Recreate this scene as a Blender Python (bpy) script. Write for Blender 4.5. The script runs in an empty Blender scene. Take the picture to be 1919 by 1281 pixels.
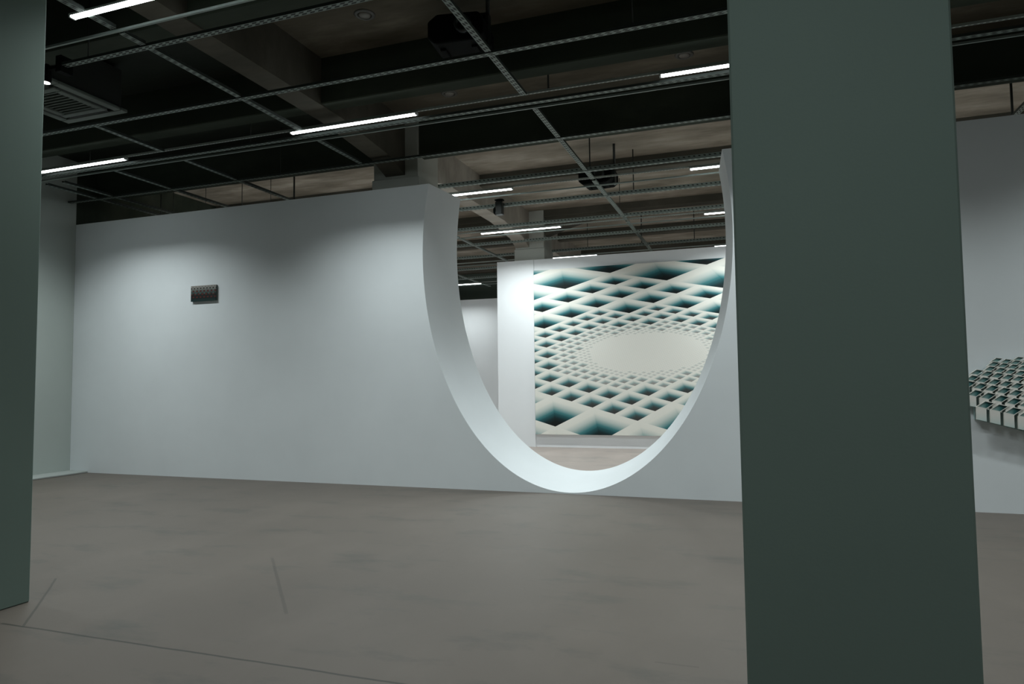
import bpy, bmesh, math, random
from mathutils import Vector, Matrix
random.seed(7)
S = bpy.context.scene
C = S.collection

# ------------------------------------------------------------------ camera
cam = bpy.data.cameras.new('camera'); cam.sensor_width = 36.0; cam.lens = 24.32
cam.clip_start = 0.05; cam.clip_end = 200
camo = bpy.data.objects.new('camera', cam); C.objects.link(camo)
cR = Vector((0.94284, 0.33305, -0.01113)); cU = Vector((0.02989, -0.05124, 0.99824)); cF = Vector((-0.3319, 0.94152, 0.05826))
camo.matrix_world = Matrix(((cR.x, cU.x, -cF.x, 0), (cR.y, cU.y, -cF.y, 0), (cR.z, cU.z, -cF.z, 1.5), (0, 0, 0, 1)))
S.camera = camo
# ------------------------------------------------------------------ world, exposure
w = bpy.data.worlds.new('world'); w.use_nodes = True; S.world = w
w.node_tree.nodes['Background'].inputs[0].default_value = (0.01, 0.014, 0.012, 1)
w.node_tree.nodes['Background'].inputs[1].default_value = 1.0
S.view_settings.view_transform = 'Standard'; S.view_settings.look = 'None'
S.view_settings.exposure = 0.42; S.view_settings.gamma = 1.0; S.view_settings.use_curve_mapping = False
TUBE_COL = (0.92, 1.0, 1.0, 1); TUBE_STRENGTH = 11.0   # what the bare diffuser shows
TUBE_WATT = (35.0, 45.0, 33.0, 64.0, 35.0, 31.0, 29.0); TUBE_SPREAD = (124, 124, 128, 140, 130, 130, 132)     # the beam of each tube

# ------------------------------------------------------------------ material helpers
class NT:
    def __init__(s, name):
        m = bpy.data.materials.new(name); m.use_nodes = True
        s.m = m; s.t = m.node_tree; s.b = s.t.nodes['Principled BSDF']
    def n(s, typ, **kw):
        x = s.t.nodes.new(typ)
        for k, v in kw.items(): setattr(x, k, v)
        return x
    def l(s, a, b): s.t.links.new(a, b)
    def val(s, v, sock):
        if isinstance(v, (int, float)): sock.default_value = v
        else: s.l(v, sock)
    def math(s, op, a, b=None, c=None, clamp=False):
        x = s.n('ShaderNodeMath', operation=op); x.use_clamp = clamp
        s.val(a, x.inputs[0])
        if b is not None: s.val(b, x.inputs[1])
        if c is not None: s.val(c, x.inputs[2])
        return x.outputs[0]
    def coord(s, kind='Object'): return s.n('ShaderNodeTexCoord').outputs[kind]
    def noise(s, vec, scale, detail=4, rough=.55, sc=None):
        if sc:
            mp = s.n('ShaderNodeMapping'); mp.inputs['Scale'].default_value = sc; s.l(vec, mp.inputs[0]); vec = mp.outputs[0]
        x = s.n('ShaderNodeTexNoise'); x.inputs['Scale'].default_value = scale; x.inputs['Detail'].default_value = detail
        x.inputs['Roughness'].default_value = rough; s.l(vec, x.inputs['Vector']); return x.outputs['Fac']
    def ramp(s, fac, stops):
        x = s.n('ShaderNodeValToRGB'); e = x.color_ramp.elements
        while len(e) < len(stops): e.new(0.5)
        for q, (p, c) in zip(e, stops): q.position = p; q.color = (*c, 1)
        s.l(fac, x.inputs[0]); return x.outputs[0]
    def mix(s, fac, a, b, mode='MIX'):
        x = s.n('ShaderNodeMix', data_type='RGBA', blend_type=mode)
        s.val(fac, x.inputs[0])
        for v, k in ((a, 6), (b, 7)):
            if isinstance(v, tuple): x.inputs[k].default_value = (*v, 1)
            else: s.l(v, x.inputs[k])
        return x.outputs[2]
    def out(s, col=None, rough=.6, metal=0.0, bump=None, bs=.1, bd=.01, spec=.5):
        if col is not None:
            if isinstance(col, tuple): s.b.inputs['Base Color'].default_value = (*col, 1)
            else: s.l(col, s.b.inputs['Base Color'])
        s.val(rough, s.b.inputs['Roughness']); s.b.inputs['Metallic'].default_value = metal
        s.b.inputs['Specular IOR Level'].default_value = spec
        if bump is not None:
            x = s.n('ShaderNodeBump'); x.inputs['Strength'].default_value = bs; x.inputs['Distance'].default_value = bd
            s.l(bump, x.inputs['Height']); s.l(x.outputs[0], s.b.inputs['Normal'])
        return s.m

def paint(name, c, var=.06):
    t = NT(name); v = t.coord(); f = t.noise(v, 1.3, 3); g = t.noise(v, 90, 2)
    lo = tuple(x*(1-var) for x in c); hi = tuple(min(1, x*(1+var*.5)) for x in c)
    return t.out(t.ramp(f, [(.3, lo), (.7, hi)]), .75, bump=g, bs=.06, bd=.004, spec=.25)
def plain(name, c, rough=.5, metal=0.0, spec=.5):
    t = NT(name); v = t.coord(); f = t.noise(v, 12, 3)
    return t.out(t.ramp(f, [(.3, tuple(x*.9 for x in c)), (.7, c)]), rough, metal, spec=spec)

M = {}
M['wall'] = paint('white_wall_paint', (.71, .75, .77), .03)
M['wall_room'] = paint('white_wall_paint_second_room', (.78, .80, .82), .02)
M['column'] = paint('shade_toned_column_paint', (.150, .203, .178), .03)  # columns are white; dim green shade is put into the colour
M['column_far'] = paint('grey_column_paint', (.46, .47, .43), .05)
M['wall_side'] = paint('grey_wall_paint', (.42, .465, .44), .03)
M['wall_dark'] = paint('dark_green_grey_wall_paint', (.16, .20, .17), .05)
M['plinth'] = paint('plinth_paint', (.36, .39, .375), .03)
# concrete ceiling
def concrete(name, a, b, c):
    t = NT(name); v = t.coord()
    f = t.noise(v, 1.2, 7, .6, (.6, 1.9, 1)); g = t.noise(v, .45, 3, .5); h = t.noise(v, 14, 4)
    col = t.mix(t.math('MULTIPLY', t.math('SUBTRACT', g, .35, clamp=True), 2.2, clamp=True), t.ramp(f, [(.34, a), (.53, b), (.70, c)]), a, 'MIX')
    return t.out(col, .85, bump=h, bs=.25, bd=.01, spec=.2)
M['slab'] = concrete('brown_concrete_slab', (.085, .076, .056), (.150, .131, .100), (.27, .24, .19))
M['slab_shaded'] = concrete('shaded_concrete_slab', (.016, .021, .016), (.025, .030, .023), (.038, .042, .034))  # left bay's shade put into the slab colour
M['slab_lit'] = concrete('lit_streaky_concrete_slab', (.19, .165, .13), (.37, .325, .27), (.62, .56, .49))  # lightened copy, the brighter second room put into the slab colour
M['beam'] = concrete('shaded_concrete_beam', (.032, .042, .030), (.048, .058, .043), (.070, .078, .060))  # dark tone stands for shade on the front room beam faces
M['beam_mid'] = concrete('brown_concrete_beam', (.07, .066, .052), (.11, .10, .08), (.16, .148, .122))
M['beam_lit'] = concrete('lit_concrete_beam', (.28, .255, .22), (.38, .35, .31), (.48, .44, .39))  # paler copy carries the second room's light in its colour
# floor
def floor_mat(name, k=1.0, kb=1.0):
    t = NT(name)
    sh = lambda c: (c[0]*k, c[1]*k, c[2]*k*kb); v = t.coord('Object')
    big = t.noise(v, .35, 5, .55); mid = t.noise(v, 1.6, 5, .6, (1, .55, 1))
    scuff = t.noise(v, 1.5, 7, .68, (.75, 1.7, 1))
    fine = t.noise(v, 160, 2, .6)
    c = t.ramp(big, [(.3, sh((.092, .078, .065))), (.7, sh((.116, .099, .083)))])
    c = t.mix(t.math('MULTIPLY', t.math('SUBTRACT', mid, .48, clamp=True), 1.1, clamp=True), c, sh((.160, .136, .116)))
    m = t.math('MULTIPLY', t.math('SUBTRACT', scuff, .54, clamp=True), 5.0, clamp=True)
    c = t.mix(t.math('MULTIPLY', m, .8), c, sh((.050, .053, .046)))
    sp = t.n('ShaderNodeSeparateXYZ'); t.l(v, sp.inputs[0]); X, Y, Z = sp.outputs
    wob = t.math('MULTIPLY', t.math('SUBTRACT', t.noise(v, 3.0, 3), .5), .02)
    def seg(x0, y0, x1, y1, wd, amt, cc):
        L = math.hypot(x1-x0, y1-y0); dx, dy = (x1-x0)/L, (y1-y0)/L
        s_ = t.math('ADD', t.math('MULTIPLY', t.math('SUBTRACT', X, x0), dx), t.math('MULTIPLY', t.math('SUBTRACT', Y, y0), dy))
        d_ = t.math('ABSOLUTE', t.math('ADD', t.math('SUBTRACT', t.math('MULTIPLY', t.math('SUBTRACT', Y, y0), dx), t.math('MULTIPLY', t.math('SUBTRACT', X, x0), dy)), wob))
        k = t.math('MULTIPLY', t.math('LESS_THAN', d_, wd), t.math('MULTIPLY', t.math('GREATER_THAN', s_, 0), t.math('LESS_THAN', s_, L)))
        return t.mix(t.math('MULTIPLY', k, amt), cc, (.018, .020, .016))
    c = seg(-4.6, 3.166, 9, 3.166, .009, .8, c)
    c = seg(-4.40, 3.166, -5.25, 4.03, .008, .6, c)
    c = seg(-4.02, 5.065, -2.955, 3.873, .012, .35, c)
    c = seg(-.56, 3.826, -.33, 3.824, .008, .3, c)
    fg = t.math('MULTIPLY', fine, .12)
    c = t.mix(fg, c, sh((.20, .175, .155)))
    r = t.math('ADD', .42, t.math('MULTIPLY', big, .2))
    return t.out(c, r, bump=fine, bs=.05, bd=.003, spec=.4)
M['floor'] = floor_mat('polished_concrete_floor'); M['floor_lit'] = floor_mat('lit_concrete_floor', 3.0, 1.08)  # second copy lightened, brightness beyond the oval wall put into the floor colour
# metal trays with slots
def tray_mat(name, c, two=True, side_shade=False):
    t = NT(name); v = t.coord(); sp = t.n('ShaderNodeSeparateXYZ'); t.l(v, sp.inputs[0]); X, Y, Z = sp.outputs
    nn = t.n('ShaderNodeTexCoord').outputs['Normal']; sn = t.n('ShaderNodeSeparateXYZ'); t.l(nn, sn.inputs[0])
    def row(cv, off, ph, per=.085, hw=.0105, duty=.58):
        a = t.math('LESS_THAN', t.math('ABSOLUTE', t.math('SUBTRACT', cv, off)), hw)
        sk = t.math('ADD', t.math('MULTIPLY', X, 1/per), t.math('ADD', ph, t.math('MULTIPLY', cv, 12.0)))
        return t.math('MULTIPLY', a, t.math('LESS_THAN', t.math('FRACT', sk), duty))
    bot = t.math('MAXIMUM', row(Y, -.014, 0.0), row(Y, .014, .5)) if two else row(Y, 0, 0, .05, .006)
    side = row(Z, .04, 0.0, .075, .009, .4)
    isb = t.math('LESS_THAN', sn.outputs[2], -.5); iss = t.math('GREATER_THAN', t.math('ABSOLUTE', sn.outputs[1]), .5)
    k = t.math('ADD', t.math('MULTIPLY', bot, isb), t.math('MULTIPLY', side, iss), clamp=True)
    f = t.noise(v, 3, 3)
    base = t.ramp(f, [(.3, tuple(x*.85 for x in c)), (.7, c)])
    if side_shade: base = t.mix(iss, base, (.045, .055, .05))   # side flanges darkened, their shade put into the colour
    return t.out(t.mix(k, base, (.012, .014, .012)), .55, .15, spec=.4)
M['tray'] = tray_mat('slotted_tray_metal', (.29, .345, .32))
M['tray_flat'] = tray_mat('slotted_tray_metal_shaded', (.24, .29, .265), True, True)
M['strut'] = tray_mat('slotted_strut_metal', (.42, .46, .43), False)
M['conduit'] = plain('grey_conduit_metal', (.28, .33, .31), .5, .1)
M['rod'] = plain('dark_rod_metal', (.03, .034, .03), .6)
M['black'] = plain('black_plastic', (.003, .004, .0035), .8, spec=.12)
M['black_sheen'] = plain('black_plastic_sheen', (.012, .017, .016), .35)
M['ac'] = plain('old_white_plastic', (.13, .155, .135), .6)
M['ac_dark'] = plain('vent_dark', (.02, .024, .02), .8)
M['ring'] = plain('downlight_ring', (.10, .10, .09), .5)
M['lens'] = plain('downlight_lens', (.20, .19, .17), .4)
M['housing'] = plain('lamp_housing_metal', (.5, .53, .52), .5)
def emit(name, col, st):
    t = NT(name); t.b.inputs['Base Color'].default_value = (.8, .8, .8, 1)
    t.b.inputs['Emission Color'].default_value = col; t.b.inputs['Emission Strength'].default_value = st
    f = t.noise(t.coord(), 2); t.val(t.math('ADD', .4, t.math('MULTIPLY', f, .05)), t.b.inputs['Roughness']); return t.m
M['tube'] = emit('tube_diffuser', TUBE_COL, TUBE_STRENGTH)
M['spot_led'] = emit('spot_led', (1, .95, .95, 1), 2.0)

# ------------------------------------------------------------------ mesh helpers
def link(name, me, mats, parent=None):
    o = bpy.data.objects.new(name, me); C.objects.link(o)
    if mats is not None and not me.materials:
        for m in (mats if isinstance(mats, (list, tuple)) else [mats]): me.materials.append(m)
    if parent is not None: o.parent = parent
    return o
def mesh(name, vs, fs):
    me = bpy.data.meshes.new(name); me.from_pydata(vs, [], fs); me.update(); return me
def fixn(me):
    bm = bmesh.new(); bm.from_mesh(me); bmesh.ops.recalc_face_normals(bm, faces=bm.faces[:]); bm.to_mesh(me); bm.free(); me.update(); return me
def box(vs, fs, x0, x1, y0, y1, z0, z1):
    k = len(vs)
    vs += [(x0, y0, z0), (x1, y0, z0), (x1, y1, z0), (x0, y1, z0), (x0, y0, z1), (x1, y0, z1), (x1, y1, z1), (x0, y1, z1)]
    fs += [tuple(k+i for i in q) for q in ((0, 3, 2, 1), (4, 5, 6, 7), (0, 1, 5, 4), (1, 2, 6, 5), (2, 3, 7, 6), (3, 0, 4, 7))]
def boxes(name, L, bevel=0.0, seg=2):
    vs, fs = [], []
    for b in L: box(vs, fs, *b)
    me = mesh(name, vs, fs)
    if bevel:
        bm = bmesh.new(); bm.from_mesh(me)
        bmesh.ops.bevel(bm, geom=bm.edges[:], offset=bevel, segments=seg, affect='EDGES', profile=.5)
        bm.to_mesh(me); bm.free()
    return me
def prism(name, pts, axis, a, b):
    """extrude a closed polygon; axis 'y': pts are (x,z); 'x': pts are (y,z); 'z': pts are (x,y)"""
    f = {'y': lambda p, t: (p[0], t, p[1]), 'x': lambda p, t: (t, p[0], p[1]), 'z': lambda p, t: (p[0], p[1], t)}[axis]
    n = len(pts); vs = [f(p, a) for p in pts]+[f(p, b) for p in pts]
    fs = [tuple(range(n)), tuple(range(2*n-1, n-1, -1))]+[(i, i+n, (i+1) % n+n, (i+1) % n) for i in range(n)]
    return fixn(mesh(name, vs, fs))
def lathe(name, prof, n=32, cap=True):
    vs, fs = [], []
    for r, z in prof:
        for i in range(n):
            a = 2*math.pi*i/n; vs.append((r*math.cos(a), r*math.sin(a), z))
    for k in range(len(prof)-1):
        for i in range(n): fs.append((k*n+i, k*n+(i+1) % n, (k+1)*n+(i+1) % n, (k+1)*n+i))
    if cap: fs.append(tuple(range(n-1, -1, -1))); fs.append(tuple(range((len(prof)-1)*n, len(prof)*n)))
    me = fixn(mesh(name, vs, fs))
    for p in me.polygons: p.use_smooth = len(p.vertices) == 4
    return me
def struct(name, me, m, label, parent=None):
    o = link(name, me, m, parent)
    if parent is None: o['kind'] = 'structure'; o['label'] = label
    return o
def tag(o, label, cat, group=None):
    o['label'] = label; o['category'] = cat
    if group: o['group'] = group
    return o
def thing(name, label, cat, loc=(0, 0, 0), group=None, rz=0.0):
    o = bpy.data.objects.new(name, None); C.objects.link(o); o.location = loc; o.rotation_euler = (0, 0, rz); o.empty_display_size = .1
    return tag(o, label, cat, group)

# ------------------------------------------------------------------ the shell
WY, WT, WH = 9.081, .95, 4.44
XL, XR, YF, YB, ZC, ZG = -11.57, 9.0, -9.0, 24.0, 5.6, 4.8
flo = struct('floor', boxes('floor', [(XL-.3, XR+.3, YF-.3, 9.5, -.2, 0)]), M['floor'], 'grey brown polished concrete floor with faint cracks and scuffs')
struct('floor_bay', boxes('floor_bay', [(XL-.3, XR+.3, 9.5, YB+.3, -.2, 0)]), M['floor_lit'], '', flo)
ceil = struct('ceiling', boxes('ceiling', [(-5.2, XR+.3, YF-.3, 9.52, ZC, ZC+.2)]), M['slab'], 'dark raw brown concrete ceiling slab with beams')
struct('slab_bay', boxes('slab_bay', [(XL-.3, -5.2, YF-.3, 9.52, ZC, ZC+.2)]), M['slab_shaded'], '', ceil)
struct('slab_bay', boxes('slab_bay', [(XL-.3, XR+.3, 9.52, YB+.3, ZC, ZC+.2)]), M['slab_lit'], '', ceil)
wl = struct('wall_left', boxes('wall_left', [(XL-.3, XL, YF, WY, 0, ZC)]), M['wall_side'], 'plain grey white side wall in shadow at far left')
struct('wall_bay', boxes('wall_bay', [(XL-.3, XL, WY, YB, 0, ZC)]), M['beam'], '', wl)  # wall continued, its shade put in through the dark beam colour
struct('baseboard_left', boxes('baseboard_left', [(XL, XL+.44, YF, WY-.002, 0, .03)], .008), M['plinth'], 'low pale floor plinth along the left wall')
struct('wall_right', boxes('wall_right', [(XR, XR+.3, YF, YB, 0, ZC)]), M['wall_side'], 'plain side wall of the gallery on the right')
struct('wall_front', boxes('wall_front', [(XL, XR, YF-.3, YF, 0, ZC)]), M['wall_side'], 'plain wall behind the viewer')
struct('wall_back', boxes('wall_back', [(XL, XR, YB, YB+.3, 0, ZC)]), M['wall_dark'], 'dark upper end wall above the farthest white partition')
struct('wall_far', boxes('wall_far', [(XL+.02, -6.2, 22.5, 22.8, 0, 4.44)]), M['wall_room'], 'farthest white partition glimpsed through the oval opening')

# wall with the big oval opening
def ellipse(cx, cz, a, b, n, ztop):
    t1 = math.asin(max(-1, min(1, (ztop-cz)/b)))
    th0, th1 = math.pi-t1, 2*math.pi+t1
    return [(cx+a*math.cos(th0+(th1-th0)*i/n), cz+b*math.sin(th0+(th1-th0)*i/n)) for i in range(n+1)]
NE = 128
fe = ellipse(-2.404, 3.415, 2.175, 3.397, NE, WH)
be = ellipse(-2.400, 3.565, 2.052, 3.372, NE, WH)
x0, x1 = XL+.002, XR-.002
vs = [(x0, WY, WH), (x0, WY, 0), (x1, WY, 0), (x1, WY, WH)]+[(p[0], WY, p[1]) for p in reversed(fe)]
nF = len(vs)
vs += [(x0, WY+WT, WH), (x0, WY+WT, 0), (x1, WY+WT, 0), (x1, WY+WT, WH)]+[(p[0], WY+WT, p[1]) for p in reversed(be)]
fs = [tuple(range(nF)), tuple(range(2*nF-1, nF-1, -1)), (0, nF, nF+1, 1), (2, nF+2, nF+3, 3), (1, nF+1, nF+2, 2),
      (3, nF+3, nF+4, 4), (nF-1, 2*nF-1, nF, 0)]
rb = len(vs)
vs += [(p[0], WY, p[1]) for p in fe]
for k in range(1, 4):
    s_ = k/4
    vs += [(f[0]*(1-s_)+b[0]*s_, WY+WT*s_, f[1]*(1-s_)+b[1]*s_) for f, b in zip(fe, be)]
vs += [(p[0], WY+WT, p[1]) for p in be]
nf0 = len(fs)
for k in range(4):
    for i in range(NE): fs.append((rb+k*(NE+1)+i, rb+k*(NE+1)+i+1, rb+(k+1)*(NE+1)+i+1, rb+(k+1)*(NE+1)+i))
me = mesh('wall_middle', vs, fs)
for p in me.polygons[nf0:]: p.use_smooth = True
bm = bmesh.new(); bm.from_mesh(me); bmesh.ops.triangulate(bm, faces=[f for f in bm.faces if len(f.verts) > 4]); bm.to_mesh(me); bm.free()
struct('wall_middle', me, M['wall'], 'long white wall with a huge oval opening cut through it')

# second room partition with the painting, and a slightly proud casing at its left end
PY, PH = 15.47, 4.385
pw = struct('wall_partition', boxes('wall_partition', [(-4.884, 3.2, PY, PY+.9, 0, PH)]), M['wall_room'], 'white partition wall carrying the big painting in the second room')
struct('trim_1', boxes('trim_1', [(-5.80, -4.885, PY-.035, PY+.92, 0, PH-.003)]), M['wall_room'], 'white casing at the left end of the painting wall')

# concrete beams (all parts of the ceiling)
ceil_beams = []
def xbeam(y0, y1, zb, m='beam', xa=XL, xb=XR):
    struct('ceiling_beam', boxes('ceiling_beam', [(xa, xb, y0, y1, zb+.014, ZC+.01)], .012, 1), M[m], '', ceil)
for y0, y1, zb, mm in ((-7.3, -7.05, 5.0, 'beam'), (-3.0, -2.45, 5.0, 'beam'), (-.9, -.65, 5.0, 'beam'), (1.0, 1.25, 5.0, 'beam'), (2.9, 3.45, 5.0, 'beam'), (5.05, 5.30, 5.0, 'beam'), (7.22, 7.46, 5.0, 'beam'),
                   (9.46, 9.66, 5.0, 'beam'), (12.5, 12.72, 5.36, 'beam_mid'), (15.66, 15.95, 5.42, 'beam_mid'), (18.2, 18.45, 5.36, 'beam_mid'), (20.9, 21.15, 5.36, 'beam_mid')):
    xbeam(y0, y1, zb, mm)
# drops of the second room beam on both sides of its column
for pts in ([(-4.66, 5.43), (-4.66, 4.98), (-4.2, 5.14), (-3.7, 5.27), (-3.2, 5.36), (-2.6, 5.43)], [(-5.42, 5.43), (-5.42, 4.98), (-5.9, 5.14), (-6.4, 5.27), (-6.9, 5.36), (-7.5, 5.43)]):
    struct('beam_haunch', prism('beam_haunch', pts, 'y', 15.68, 15.93), M['beam_mid'], '', ceil)
def ybeam(xa, xb, cols, m, m2):
    """beam along Y in two castings, with a drop (haunch) on each side of the given column depths"""
    pts = [(YF, 5.0)]
    for (c0, c1) in cols:
        pts += [(c0-1.7, 5.0), (c0-.44, 4.885), (c0, 4.73), (c1, 4.73), (c1+.3, 4.885), (c1+.8, 5.0)]
    pts += [(YB, 5.0)]
    a = [p for p in pts if p[0] < 9.5]; b = [p for p in pts if p[0] > 9.5]
    struct('ceiling_beam', prism('ceiling_beam', [(YF, ZC+.01)]+a+[(9.7, 4.73), (9.7, ZC+.01)], 'x', xa, xb), M[m], '', ceil)
    struct('ceiling_beam', prism('ceiling_beam', [(9.7, ZC+.01), (9.7, 4.73)]+b+[(YB, ZC+.01)], 'x', xa, xb), M[m2], '', ceil)
COLY = ((2.78, 3.54), (9.40, 10.16), (15.62, 16.38))
ybeam(-5.38, -5.05, COLY, 'beam_mid', 'beam_lit')
ybeam(.15, .48, COLY, 'beam_mid', 'beam_lit')
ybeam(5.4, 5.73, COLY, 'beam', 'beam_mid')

# columns
def column(xa, xb, ya, yb, z0, m, label):
    o = link('column', boxes('column', [(xa, xb, ya, yb, z0, 4.69), (xa+.02, xb-.02, ya+.02, yb-.02, 4.69, ZC-.002)], .008, 1), M[m]); tag(o, label, 'column')
column(-.066, .692, 2.78, 3.54, 0, 'column', 'wide shade-toned grey green square column close to the viewer, right of the oval opening')
column(-5.66, -4.862, 2.78, 3.542, 0, 'column', 'shade-toned dark grey green column cut off by the left edge of the picture')
column(-5.624, -4.809, 9.40, 10.03+.13, WH+.002, 'column_far', 'grey concrete column rising above the long white wall beside the oval')
column(-5.42, -4.665, 15.62, 16.36, PH+.002, 'column_far', 'grey column rising above the painting wall in the second room')

# ------------------------------------------------------------------ ceiling rails
def channel(name, L, wd=.065, ht=.07, th=.004):
    """U channel running along local X from 0 to L, bottom at z=0, open on top, lips turned in"""
    h = wd/2
    pr = [(-h, 0), (h, 0), (h, ht), (h-.012, ht), (h-.012, ht-th), (h-th, ht-th), (h-th, th), (-h+th, th), (-h+th, ht-th), (-h+.012, ht-th), (-h+.012, ht), (-h, ht)]
    return prism(name, pr, 'x', 0, L)
def rod_mesh(r, L, n=8): return lathe('hanger_rod', [(r, 0), (r, L)], n)
def xrail(y, xa, xb, label, rods=(), m='tray', wd=.065, ht=.07, z=ZG, name='cable_tray', cat='cable tray', group='cable trays running across the ceiling'):
    o = link(name, channel(name, xb-xa, wd, ht), M[m]); o.location = (xa, y, z)
    tag(o, label, cat, group)
    for (x, r) in rods:
        q = link('hanger_rod', rod_mesh(r, ZC-z-.01), M['rod'], o); q.location = (x-xa, 0, .004)
    return o
RR = [(-8.5, .006), (-5.9, .006), (-2.0, .006), (1.6, .006), (4.5, .006)]
trays = [
 (5.03, -6.65, 'nearest slotted grey ceiling tray, its free end beside the dark left column', [(-6.3, .006), (-2.0, .006)]),
 (6.345, XL+.01, 'second nearest slotted grey ceiling tray, crossing under the big dark projector', [(-9.5, .006), (-1.0, .006)]),
 (7.66, XL+.01, 'slotted grey ceiling tray just behind the front row of tube lights', [(-9.5, .006), (-6.5, .006), (1.5, .006)]),
 (8.94, XL+.01, 'slotted grey ceiling tray just before the long white wall', [(-7.0, .005)]),
 (10.52, XL+.01, 'slotted ceiling tray hung on dark rods just behind the long white wall', [(-2.376, .011), (-11.1, .013), (-10.78, .006), (-9.11, .007), (-8.45, .005), (-7.93, .016), (-9.98, .005), (3.25, .016)]),
 (12.08, XL+.01, 'slotted ceiling tray with the small black speaker in the second room', [(-1.95, .01)]),
 (13.72, XL+.01, 'slotted ceiling tray just before the second row of tubes inside the second room', [(-2.5, .006)]),
 (15.33, XL+.01, 'slotted ceiling tray just before the painting wall', [(-7.2, .006)]),
 (16.85, XL+.01, 'slotted ceiling tray just behind the painting wall', [(-2.55, .012), (-3.9, .008), (-1.3, .01)]),
 (18.6, XL+.01, 'slotted ceiling tray well beyond the painting wall', []),
 (20.2, XL+.01, 'farthest slotted ceiling tray, seen in the gap left of the painting wall', []),
]
for y, xa, lab, rods in trays: xrail(y, xa, XR-.01, lab, rods, 'tray' if y > 9 else 'tray_flat', .065, .062 if y > 9 else .03)
# slim conduits (lighting tracks)
for y, xa, lab in ((4.70, -6.7, 'slim grey lighting track nearest the viewer'), (7.81, XL+.01, 'slim grey lighting track behind the front tube lights'),
                   (11.37, XL+.01, 'slim grey lighting track above the small black speaker'), (14.45, XL+.01, 'slim grey lighting track before the painting wall'),
                   (17.95, XL+.01, 'slim grey lighting track behind the painting wall'), (21.55, XL+.01, 'farthest slim grey lighting track, left of the painting wall')):
    xrail(y, xa, XR-.01, lab, [], 'conduit', .022, .022, ZG, 'lighting_track', 'lighting track', 'slim lighting tracks on the ceiling')
# cross trays along Y, made of segments between the X trays
ys = sorted([4.0, 5.03, 6.345, 7.66, 8.94, 10.52, 12.08, 13.72, 15.33, 16.85, 18.6, 20.2, 22.2, 4.38, 7.48, 11.03, 14.15, 17.72, 21.3, 4.70, 7.81, 11.37, 14.45, 17.95, 21.55])
segcache = {}
def yrail(x, ya, yb, label):
    t = thing('cross_tray', label, 'cable tray', (x, ya, ZG), 'cross trays along the ceiling', math.pi/2)
    P = [ya]+[y for y in ys if ya < y < yb]+[yb]
    for a, b in zip(P[:-1], P[1:]):
        a2 = a+.045 if a in ys else a; b2 = b-.045 if b in ys else b
        if b2-a2 < .15: continue
        key = round(b2-a2, 3)+(100 if a < 9 else 0)
        if key not in segcache: segcache[key] = channel('tray_segment', key % 100, .065, .035)
        q = link('tray_segment', segcache[key], M['tray_flat' if a < 9 else 'tray'], t); q.location = (a2-ya, 0, .008)
yrail(-2.44, 4.0, 18.6, 'cross tray running straight away above the middle of the oval opening')
yrail(-5.52, 4.0, 8.94, 'cross tray running away left of the middle tube light')
yrail(-7.83, 6.345, 12.08, 'cross tray running away over the centre of the long white wall')
yrail(-9.2, 7.66, 12.08, 'cross tray running away above the small wall picture')
yrail(-10.5, 8.0, 12.08, 'inner of the two cross trays close to the left wall')
yrail(-10.87, 8.0, 12.08, 'outer of the two cross trays close to the left wall')
yrail(3.2, 8.94, 15.33, 'short length of cross tray at the right edge above the wall')
yrail(-6.35, 10.52, 20.2, 'cross tray beyond the oval, left of the second room column')
yrail(-8.6, 15.33, 22.2, 'far cross tray in the gap left of the painting wall')

# ------------------------------------------------------------------ tube lights
TL = 1.86
dif = prism('diffuser', [(-.030, 0), (-.022, -.014), (.022, -.014), (.030, 0)], 'x', 0, TL-.04)
hou = boxes('housing', [(0, TL, -.034, .034, 0, .022)], .004, 1)
cap = boxes('end_cap', [(0, .02, -.033, .033, -.016, .0)], .003, 1)
rows = [(4.38, 'tube light at the top left corner', (-5.64,)), ]
LAMP = {}
def tube(x, y, label, group, r):
    t = thing('tube_light', label, 'tube light', (x, y, ZG+.012), group)
    q = link('diffuser', dif, M['tube'], t); q.location = (.02, 0, 0)
    link('housing', hou, M['housing'], t)
    for cx in (0, TL-.02):
        q = link('end_cap', cap, M['housing'], t); q.location = (cx, 0, 0)
    if r not in LAMP:
        L = bpy.data.lights.new('tube_beam', 'AREA'); L.shape = 'RECTANGLE'; L.size = TL-.06; L.size_y = .05
        L.energy = TUBE_WATT[r]; L.color = TUBE_COL[:3]; L.spread = math.radians(TUBE_SPREAD[r]); LAMP[r] = L
    q = bpy.data.objects.new('tube_beam', LAMP[r]); C.objects.link(q); q.parent = t; q.location = (TL/2, 0, -.018)
    return t
XS = (-10.42, -5.70, -.90, 3.85)
rowY = [(4.38, 'nearest row'), (7.48, 'front row'), (11.03, 'first row behind the oval wall'), (14.15, 'row before the painting wall'), (17.72, 'row behind the painting wall'), (21.3, 'farthest row'), (.55, 'row above the viewer')]
side = ['far left', 'middle', 'right', 'far right']
special = {(0, 1): 'lit white tube light at the top left, nearest the viewer', (1, 0): 'lit white tube light beside the dark left column',
           (1, 1): 'lit white tube light over the long white wall, left of the oval', (1, 2): 'lit white tube light ending at the wide right column',
           (2, 1): 'lit white tube light starting behind the left upper corner of the oval', (2, 2): 'lit white tube light ending at the right upper tip of the oval',
           (3, 1): 'lit white tube light before the second room column', (3, 2): 'lit tube light at the right rim of the oval, before the painting wall',
           (4, 1): 'lit tube light just showing above the top of the painting wall', (4, 2): 'lit tube light above the top right of the painting',
           (5, 0): 'small far lit tube light in the gap left of the painting wall'}
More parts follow.
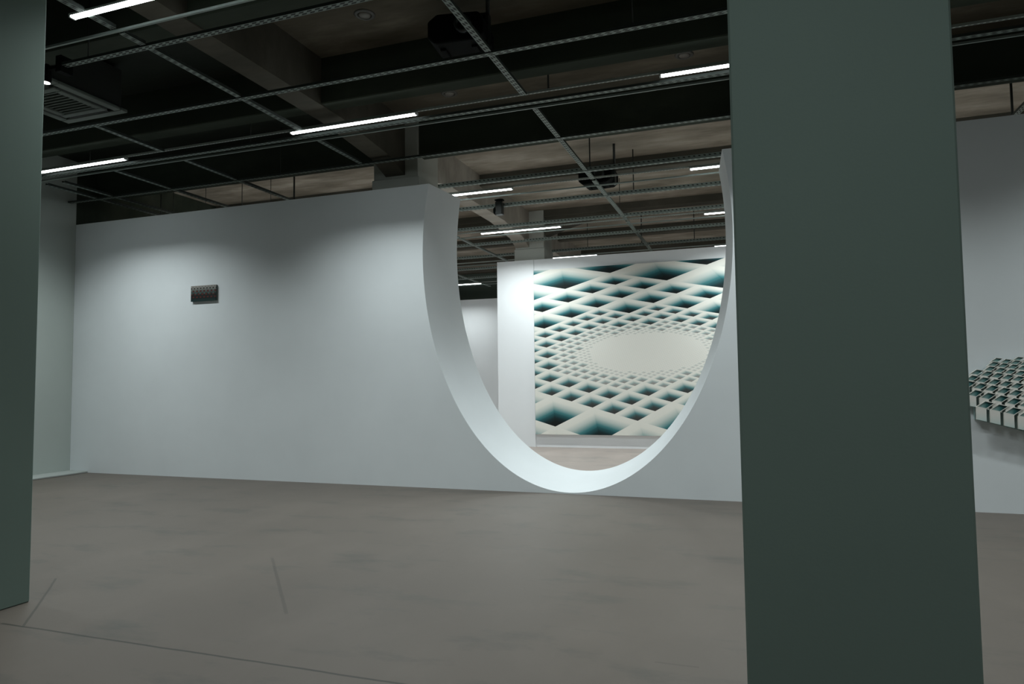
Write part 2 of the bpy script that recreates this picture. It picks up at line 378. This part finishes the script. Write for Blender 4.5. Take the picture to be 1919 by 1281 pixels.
for r, (y, rn) in enumerate(rowY):
    for k, x in enumerate(XS):
        if r == 6 and k == 0: continue
        tube(x, y, special.get((r, k), 'lit white tube light, %s of the %s' % (side[k], rn)), 'white tube lights in rows under the ceiling', r)
    if r > 0:
        o = xrail(y, XL+.01, XR-.01, 'thin slotted strut carrying the tube lights of the %s' % rn, [], 'strut', .026, .026, ZG+.036, 'light_strut', 'strut', 'struts carrying tube lights')
        if r == 1:
            q = link('hanger_rod', rod_mesh(.012, ZC-ZG-.045), M['rod'], o); q.location = (-2.16-(XL+.01), 0, .01)
            q = link('hanger_plate', boxes('hanger_plate', [(-.16, .16, -.03, .03, 0, .02)], .004, 1), M['rod'], o); q.location = (-2.16-(XL+.01), 0, ZC-ZG-.06)

# ------------------------------------------------------------------ ceiling fittings
ring = lathe('trim_ring', [(.075, 0), (.078, -.014), (.105, -.014), (.118, -.004), (.118, 0)], 40, False)
lens = lathe('lens', [(.074, -.002), (.062, -.018), (.03, -.026), (.002, -.028)], 32)
for x, y, lab in ((-3.99, 6.51, 'round unlit downlight in the ceiling left of the big projector'), (-3.99, 8.76, 'round unlit downlight in the ceiling right of the middle tube light'), (-.74, 8.76, 'round unlit downlight in the ceiling near the wide right column')):
    t = thing('recessed_downlight', lab, 'downlight', (x, y, ZC), 'round downlights in the ceiling')
    link('trim_ring', ring, M['ring'], t); link('lens', lens, M['lens'], t)
# air conditioner cassette
t = thing('ceiling_air_conditioner', 'square ceiling air conditioner cassette beside the dark left column', 'air conditioner', (-8.02, 6.04, 5.0))
def ring_box(name, o, i, z0, z1, bev=.008):
    return boxes(name, [(-o, o, -o, -i, z0, z1), (-o, o, i, o, z0, z1), (-o, -i, -i, i, z0, z1), (i, o, -i, i, z0, z1)], bev, 1)
link('outer_frame', ring_box('outer_frame', .52, .415, 0, .04), M['ac'], t)
link('body', boxes('body', [(-.47, .47, -.47, .47, .045, .55)], .01, 1), M['ac_dark'], t)
link('inner_frame', ring_box('inner_frame', .36, .27, -.005, .04), M['ac'], t)
for s in range(4):
    q = link('louvre', boxes('louvre', [(-.33, .33, .375, .405, .004, .012)], .002, 1), M['ac_dark'], t); q.rotation_euler.z = s*math.pi/2
q = link('grille', boxes('grille', [(-.26, .26, -.24+.06*i, -.225+.06*i, .006, .03) for i in range(9)]), M['ac'], t)
# projectors
def projector(loc, s, rz, label, polex):
    t = thing('projector', label, 'projector', loc, 'black projectors hung from the ceiling', rz)
    body = prism('body', [(-.30, .05), (-.22, -.02), (.22, -.02), (.30, .04), (.30, .20), (.24, .27), (-.2, .29), (-.30, .22)], 'y', -.22, .22)
    bm = bmesh.new(); bm.from_mesh(body); bmesh.ops.bevel(bm, geom=bm.edges[:], offset=.025, segments=3, affect='EDGES', profile=.5); bm.to_mesh(body); bm.free()
    link('body', body, M['black'], t)
    q = link('lens', lathe('lens', [(.075, 0), (.085, .03), (.085, .10), (.06, .10), (.055, .07)], 24), M['black_sheen'], t)
    q.rotation_euler = (math.pi/2, 0, 0); q.location = (.1, -.2, .12)
    link('bracket', boxes('bracket', [(.27, .31, -.05, .05, -.03, .33), (-.05, .31, -.05, .05, .30, .335)], .006, 1), M['black_sheen'], t)
    q = link('mounting_pole', rod_mesh(.022, 1.0, 12), M['rod'], t); q.location = (polex, 0, .30)
    link('foot', boxes('foot', [(-.2, -.14, -.1, .1, -.045, -.015), (.14, .2, -.1, .1, -.045, -.015)], .006, 1), M['black'], t)
    t.scale = (s, s, s)
projector((-2.87, 6.62, 5.06), 1.02, .1, 'big black projector hung from the ceiling beside the cross tray', .29)
projector((-2.50, 11.72, 4.915), 1.0, -.1, 'smaller looking black projector above the painting, seen through the oval', .29)
# speaker on the tray of the second room
t = thing('ceiling_speaker', 'small black speaker clamped to a tray, seen through the left of the oval', 'speaker', (-4.45, 11.95, 4.62))
link('cabinet', boxes('cabinet', [(-.045, .085, -.07, .07, 0, .24)], .014, 2), M['black_sheen'], t)
q = link('driver', lathe('driver', [(.075, 0), (.08, .03), (.06, .055), (.02, .06)], 24), M['black'], t); q.rotation_euler = (0, -math.pi/2, 0); q.location = (-.03, 0, .08)
link('clamp', boxes('clamp', [(-.03, .07, -.03, .03, .235, .30), (-.06, .10, -.05, .05, .265, .29)], .004, 1), M['black'], t)
# spot light at the end of the nearest tray
t = thing('ceiling_spotlight', 'small black spotlight with a lit white face beside the dark left column', 'spotlight', (-6.93, 5.06, 4.69))
link('body', lathe('body', [(.042, .0), (.05, .02), (.05, .16), (.03, .19)], 20), M['black'], t)
link('led_face', lathe('led_face', [(.04, -.006), (.036, .004)], 20), M['spot_led'], t)
link('arm', boxes('arm', [(-.02, .29, -.02, .02, .12, .15), (.22, .30, -.07, .07, .05, .22)], .005, 1), M['black'], t)

# ------------------------------------------------------------------ big painting
Hm = ((0.72408, 0.41745, -3.46584), (-0.20639, 0.31036, 3.50422), (-0.01935, 0.03907, 1.0))
def hmap(i, j):
    d = Hm[2][0]*i+Hm[2][1]*j+1; return ((Hm[0][0]*i+Hm[0][1]*j+Hm[0][2])/d, (Hm[1][0]*i+Hm[1][1]*j+Hm[1][2])/d)
PX0, PX1, PZ0, PZ1, PFY = -4.872, 1.55, .297, 4.118, 15.40
leaves = []
ci, cj = 4.0, -3.0
THR = {2.0: 6.0, 1.0: 3.2, .5: 2.03, .25: 1.50, .125: 1.24, .0625: 0.0}
AMT = {2.0: 1.0, 1.0: 1.0, .5: .95, .25: .62, .125: .26, .0625: .09}
def quad(i0, j0, s):
    if math.hypot(i0+s/2-ci, j0+s/2-cj) < THR[s]:
        for a in (0, 1):
            for b in (0, 1): quad(i0+a*s/2, j0+b*s/2, s/2)
    else: leaves.append((i0, j0, s, AMT[s]))
for a in range(9):
    for b in range(9): quad(-5.0+2*a, -12.0+2*b, 2.0)
def clip(poly):
    for ax, lim, sg in ((0, PX0, 1), (0, PX1, -1), (1, PZ0, 1), (1, PZ1, -1)):
        out = []
        for k in range(len(poly)):
            p, q = poly[k], poly[(k+1) % len(poly)]
            dp, dq = (p[ax]-lim)*sg, (q[ax]-lim)*sg
            if dp >= 0: out.append(p)
            if dp*dq < 0:
                u = dp/(dp-dq); out.append(tuple(p[z]+(q[z]-p[z])*u for z in range(4)))
        poly = out
        if not poly: return []
    return poly
vs, fs, uvs, ams = [], [], [], []
for i0, j0, s, amt in leaves:
    sub = 4 if s >= .5 else (2 if s >= .25 else 1)
    for a in range(sub):
        for b in range(sub):
            cs = [(a, b), (a+1, b), (a+1, b+1), (a, b+1)]
            if any(1+Hm[2][0]*(i0+x*s/sub)+Hm[2][1]*(j0+y*s/sub) < .35 for x, y in cs): continue
            poly = [(*hmap(i0+x*s/sub, j0+y*s/sub), x/sub, y/sub) for x, y in cs]
            poly = clip(poly)
            if len(poly) < 3: continue
            k = len(vs); vs += [(p[0], PFY, p[1]) for p in poly]; fs.append(tuple(range(k, k+len(poly)))); uvs += [(p[2], p[3]) for p in poly]; ams += [amt]*len(poly)
me = mesh('canvas', vs, fs)
uvl = me.uv_layers.new(name='cell'); uva = me.uv_layers.new(name='amount')
for li in range(len(me.loops)):
    vi = me.loops[li].vertex_index; uvl.data[li].uv = uvs[vi]; uva.data[li].uv = (ams[vi], 0)
t = NT('painted_lattice')
u1 = t.n('ShaderNodeUVMap', uv_map='cell'); u2 = t.n('ShaderNodeUVMap', uv_map='amount')
s1 = t.n('ShaderNodeSeparateXYZ'); t.l(u1.outputs[0], s1.inputs[0]); s2 = t.n('ShaderNodeSeparateXYZ'); t.l(u2.outputs[0], s2.inputs[0])
d = t.math('MINIMUM', s1.outputs[0], t.math('SUBTRACT', 1.0, s1.outputs[1]))
side_ = t.math('LESS_THAN', t.math('SUBTRACT', 1.0, s1.outputs[1]), s1.outputs[0])
d = t.math('ADD', d, t.math('MULTIPLY', side_, .025))
gr = t.ramp(d, [(0, (.80, .79, .73)), (.20, (.76, .76, .70)), (.34, (.52, .58, .55)), (.44, (.25, .38, .375)), (.53, (.055, .20, .215)), (.62, (.014, .085, .097)), (.74, (.005, .022, .025)), (.86, (.003, .006, .006))])
col = t.mix(s2.outputs[0], (.80, .785, .73), gr)
fine = t.noise(t.coord(), 60, 3)
M['lattice'] = t.out(col, .7, bump=fine, bs=.03, bd=.002, spec=.25)
M['canvas_edge'] = paint('canvas_edge', (.66, .64, .58))
pt = thing('large_painting', 'huge canvas of a white and teal perspective lattice on the second room wall', 'painting', (0, 0, 0))
bm = bmesh.new(); bm.from_mesh(me); bmesh.ops.remove_doubles(bm, verts=bm.verts[:], dist=1e-5)
for f in bm.faces:
    if f.normal.y > 0: f.normal_flip()
bm.to_mesh(me); bm.free()
link('canvas', me, M['lattice'], pt)
link('stretcher', boxes('stretcher', [(PX0, PX1, PFY+.001, PY-.002, PZ0, PZ1)]), M['canvas_edge'], pt)

# ------------------------------------------------------------------ small dark picture
t = NT('small_picture_print'); v = t.coord(); sp = t.n('ShaderNodeSeparateXYZ'); t.l(v, sp.inputs[0]); X, Y, Z = sp.outputs
fz = t.math('DIVIDE', Z, .262)
base = t.ramp(fz, [(0, (.004, .03, .03)), (.2, (.004, .008, .007)), (.45, (.008, .01, .008)), (.6, (.05, .075, .07)), (.78, (.17, .175, .16)), (1, (.30, .28, .26))])
def dots(px, pz, hx, hz, sk, col, c0, lo, hi):
    ax = t.math('FRACT', t.math('ADD', t.math('DIVIDE', X, px), t.math('MULTIPLY', t.math('FLOOR', t.math('DIVIDE', Z, pz)), sk)))
    az = t.math('FRACT', t.math('DIVIDE', Z, pz))
    k = t.math('MULTIPLY', t.math('LESS_THAN', ax, hx), t.math('LESS_THAN', az, hz))
    k = t.math('MULTIPLY', k, t.math('MULTIPLY', t.math('GREATER_THAN', fz, lo), t.math('LESS_THAN', fz, hi)))
    return t.mix(k, c0, col)
base = dots(.075, .052, .5, .55, .5, (.075, .012, .010), base, .22, .80)
base = dots(.065, .034, .4, .6, .5, (.010, .010, .010), base, .74, .93)
base = dots(.09, .06, .35, .4, .5, (.05, .09, .085), base, .40, .72)
M['small_print'] = t.out(base, .6, spec=.3)
sp_ = thing('small_picture', 'small dark picture with rows of red dots on the long white wall', 'picture', (-8.86, 0, 2.90))
link('printed_face', boxes('printed_face', [(0, .525, WY-.040, WY-.028, 0, .262)], .002, 1), M['small_print'], sp_)
link('backing_box', boxes('backing_box', [(.004, .521, WY-.028, WY-.001, .004, .258)]), plain('picture_side', (.10, .13, .12), .6), sp_)

# ------------------------------------------------------------------ relief on the right
PXM = .000744
def rp(px, py): return (2.279+(px-120)*PXM, 1.174-(py-820)*PXM*1.02)
def grad_mat(name, stops, z0, z1, axis=2):
    t = NT(name); v = t.coord('Object'); s_ = t.n('ShaderNodeSeparateXYZ'); t.l(v, s_.inputs[0])
    f = t.math('DIVIDE', t.math('SUBTRACT', s_.outputs[axis], z0), z1-z0, clamp=True)
    return t.out(t.ramp(f, stops), .65, spec=.25)
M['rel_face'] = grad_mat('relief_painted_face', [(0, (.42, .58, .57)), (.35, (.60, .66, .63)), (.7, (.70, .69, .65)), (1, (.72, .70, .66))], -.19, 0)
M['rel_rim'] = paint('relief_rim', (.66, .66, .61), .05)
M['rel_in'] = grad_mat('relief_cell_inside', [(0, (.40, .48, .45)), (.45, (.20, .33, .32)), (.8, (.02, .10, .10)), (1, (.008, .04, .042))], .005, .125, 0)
M['rel_gap'] = paint('relief_gap_teal', (.34, .47, .46), .1)
rel = thing('relief_artwork', 'pale wall relief of stacked open boxes at the right edge', 'relief', (0, 0, 0))
rowsP = [((120, 820), (172, 44), 1.0, 186, -0), ((170, 690), (160, 40), .95, 150, -1), ((235, 580), (147, 34), .88, 95, -2), ((280, 485), (140, 29), .82, 80, -2),
         ((330, 392), (130, 25), .78, 62, -2), ((375, 315), (126, 23), .74, 52, -1), ((425, 245), (122, 21), .70, 60, -1), ((470, 185), (118, 19), .66, 40, -1), ((520, 135), (114, 18), .62, 32, 1)]
NC = 6
outl = []
for r, (p0, cv, sc, fh, k0) in enumerate(rowsP):
    e1 = (cv[0]*.74*PXM, -cv[1]*.74*PXM); e2 = (122*sc*PXM, 88*sc*PXM)
    dep = .030
    def P(a, b): return (e1[0]*a+e2[0]*b, e1[1]*a+e2[1]*b)
    o4 = [P(0, 0), P(1, 0), P(1, 1), P(0, 1)]; i4 = [P(.08, .10), P(.90, .10), P(.90, .90), P(.08, .90)]
    f0, f1 = (0, -fh*PXM), (e1[0]*.985, e1[1]-fh*PXM)
    vs = [(x, 0, z) for x, z in o4]+[(x, 0, z) for x, z in i4]+[(x, .008, z) for x, z in i4]+[(x, dep, z) for x, z in o4]+[(f0[0], 0, f0[1]), (f1[0], 0, f1[1]), (f0[0], dep, f0[1]), (f1[0], dep, f1[1])]
    fs = [(0, 1, 5, 4), (1, 2, 6, 5), (2, 3, 7, 6), (3, 0, 4, 7), (4, 5, 9, 8), (5, 6, 10, 9), (6, 7, 11, 10), (7, 4, 8, 11), (8, 9, 10, 11),
          (16, 17, 1, 0), (16, 18, 19, 17), (17, 19, 13, 1), (1, 13, 14, 2), (2, 14, 15, 3), (3, 15, 12, 0), (0, 12, 18, 16)]
    me = mesh('box_cell', vs, fs)
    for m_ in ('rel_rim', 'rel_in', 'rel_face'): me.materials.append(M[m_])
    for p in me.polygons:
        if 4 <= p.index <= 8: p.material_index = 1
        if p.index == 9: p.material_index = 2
    yy = WY-.135+r*.0095
    for k in range(k0, NC):
        x, z = rp(p0[0]+cv[0]*k, p0[1]+cv[1]*k)
        q = link('box_cell', me, None, rel); q.location = (x, yy, z)
bk = [rp(128, 1008), rp(125, 835), rp(20, 815), rp(15, 560), rp(20, 420), rp(120, 390), rp(260, 330), rp(330, 260), rp(420, 210), rp(540, 170), rp(700, 165), rp(1000, 200), rp(1200, 300), rp(1150, 1150), rp(1140, 1290)]
link('backing_panel', prism('backing_panel', bk, 'y', WY-.045, WY-.001), M['rel_gap'], rel)
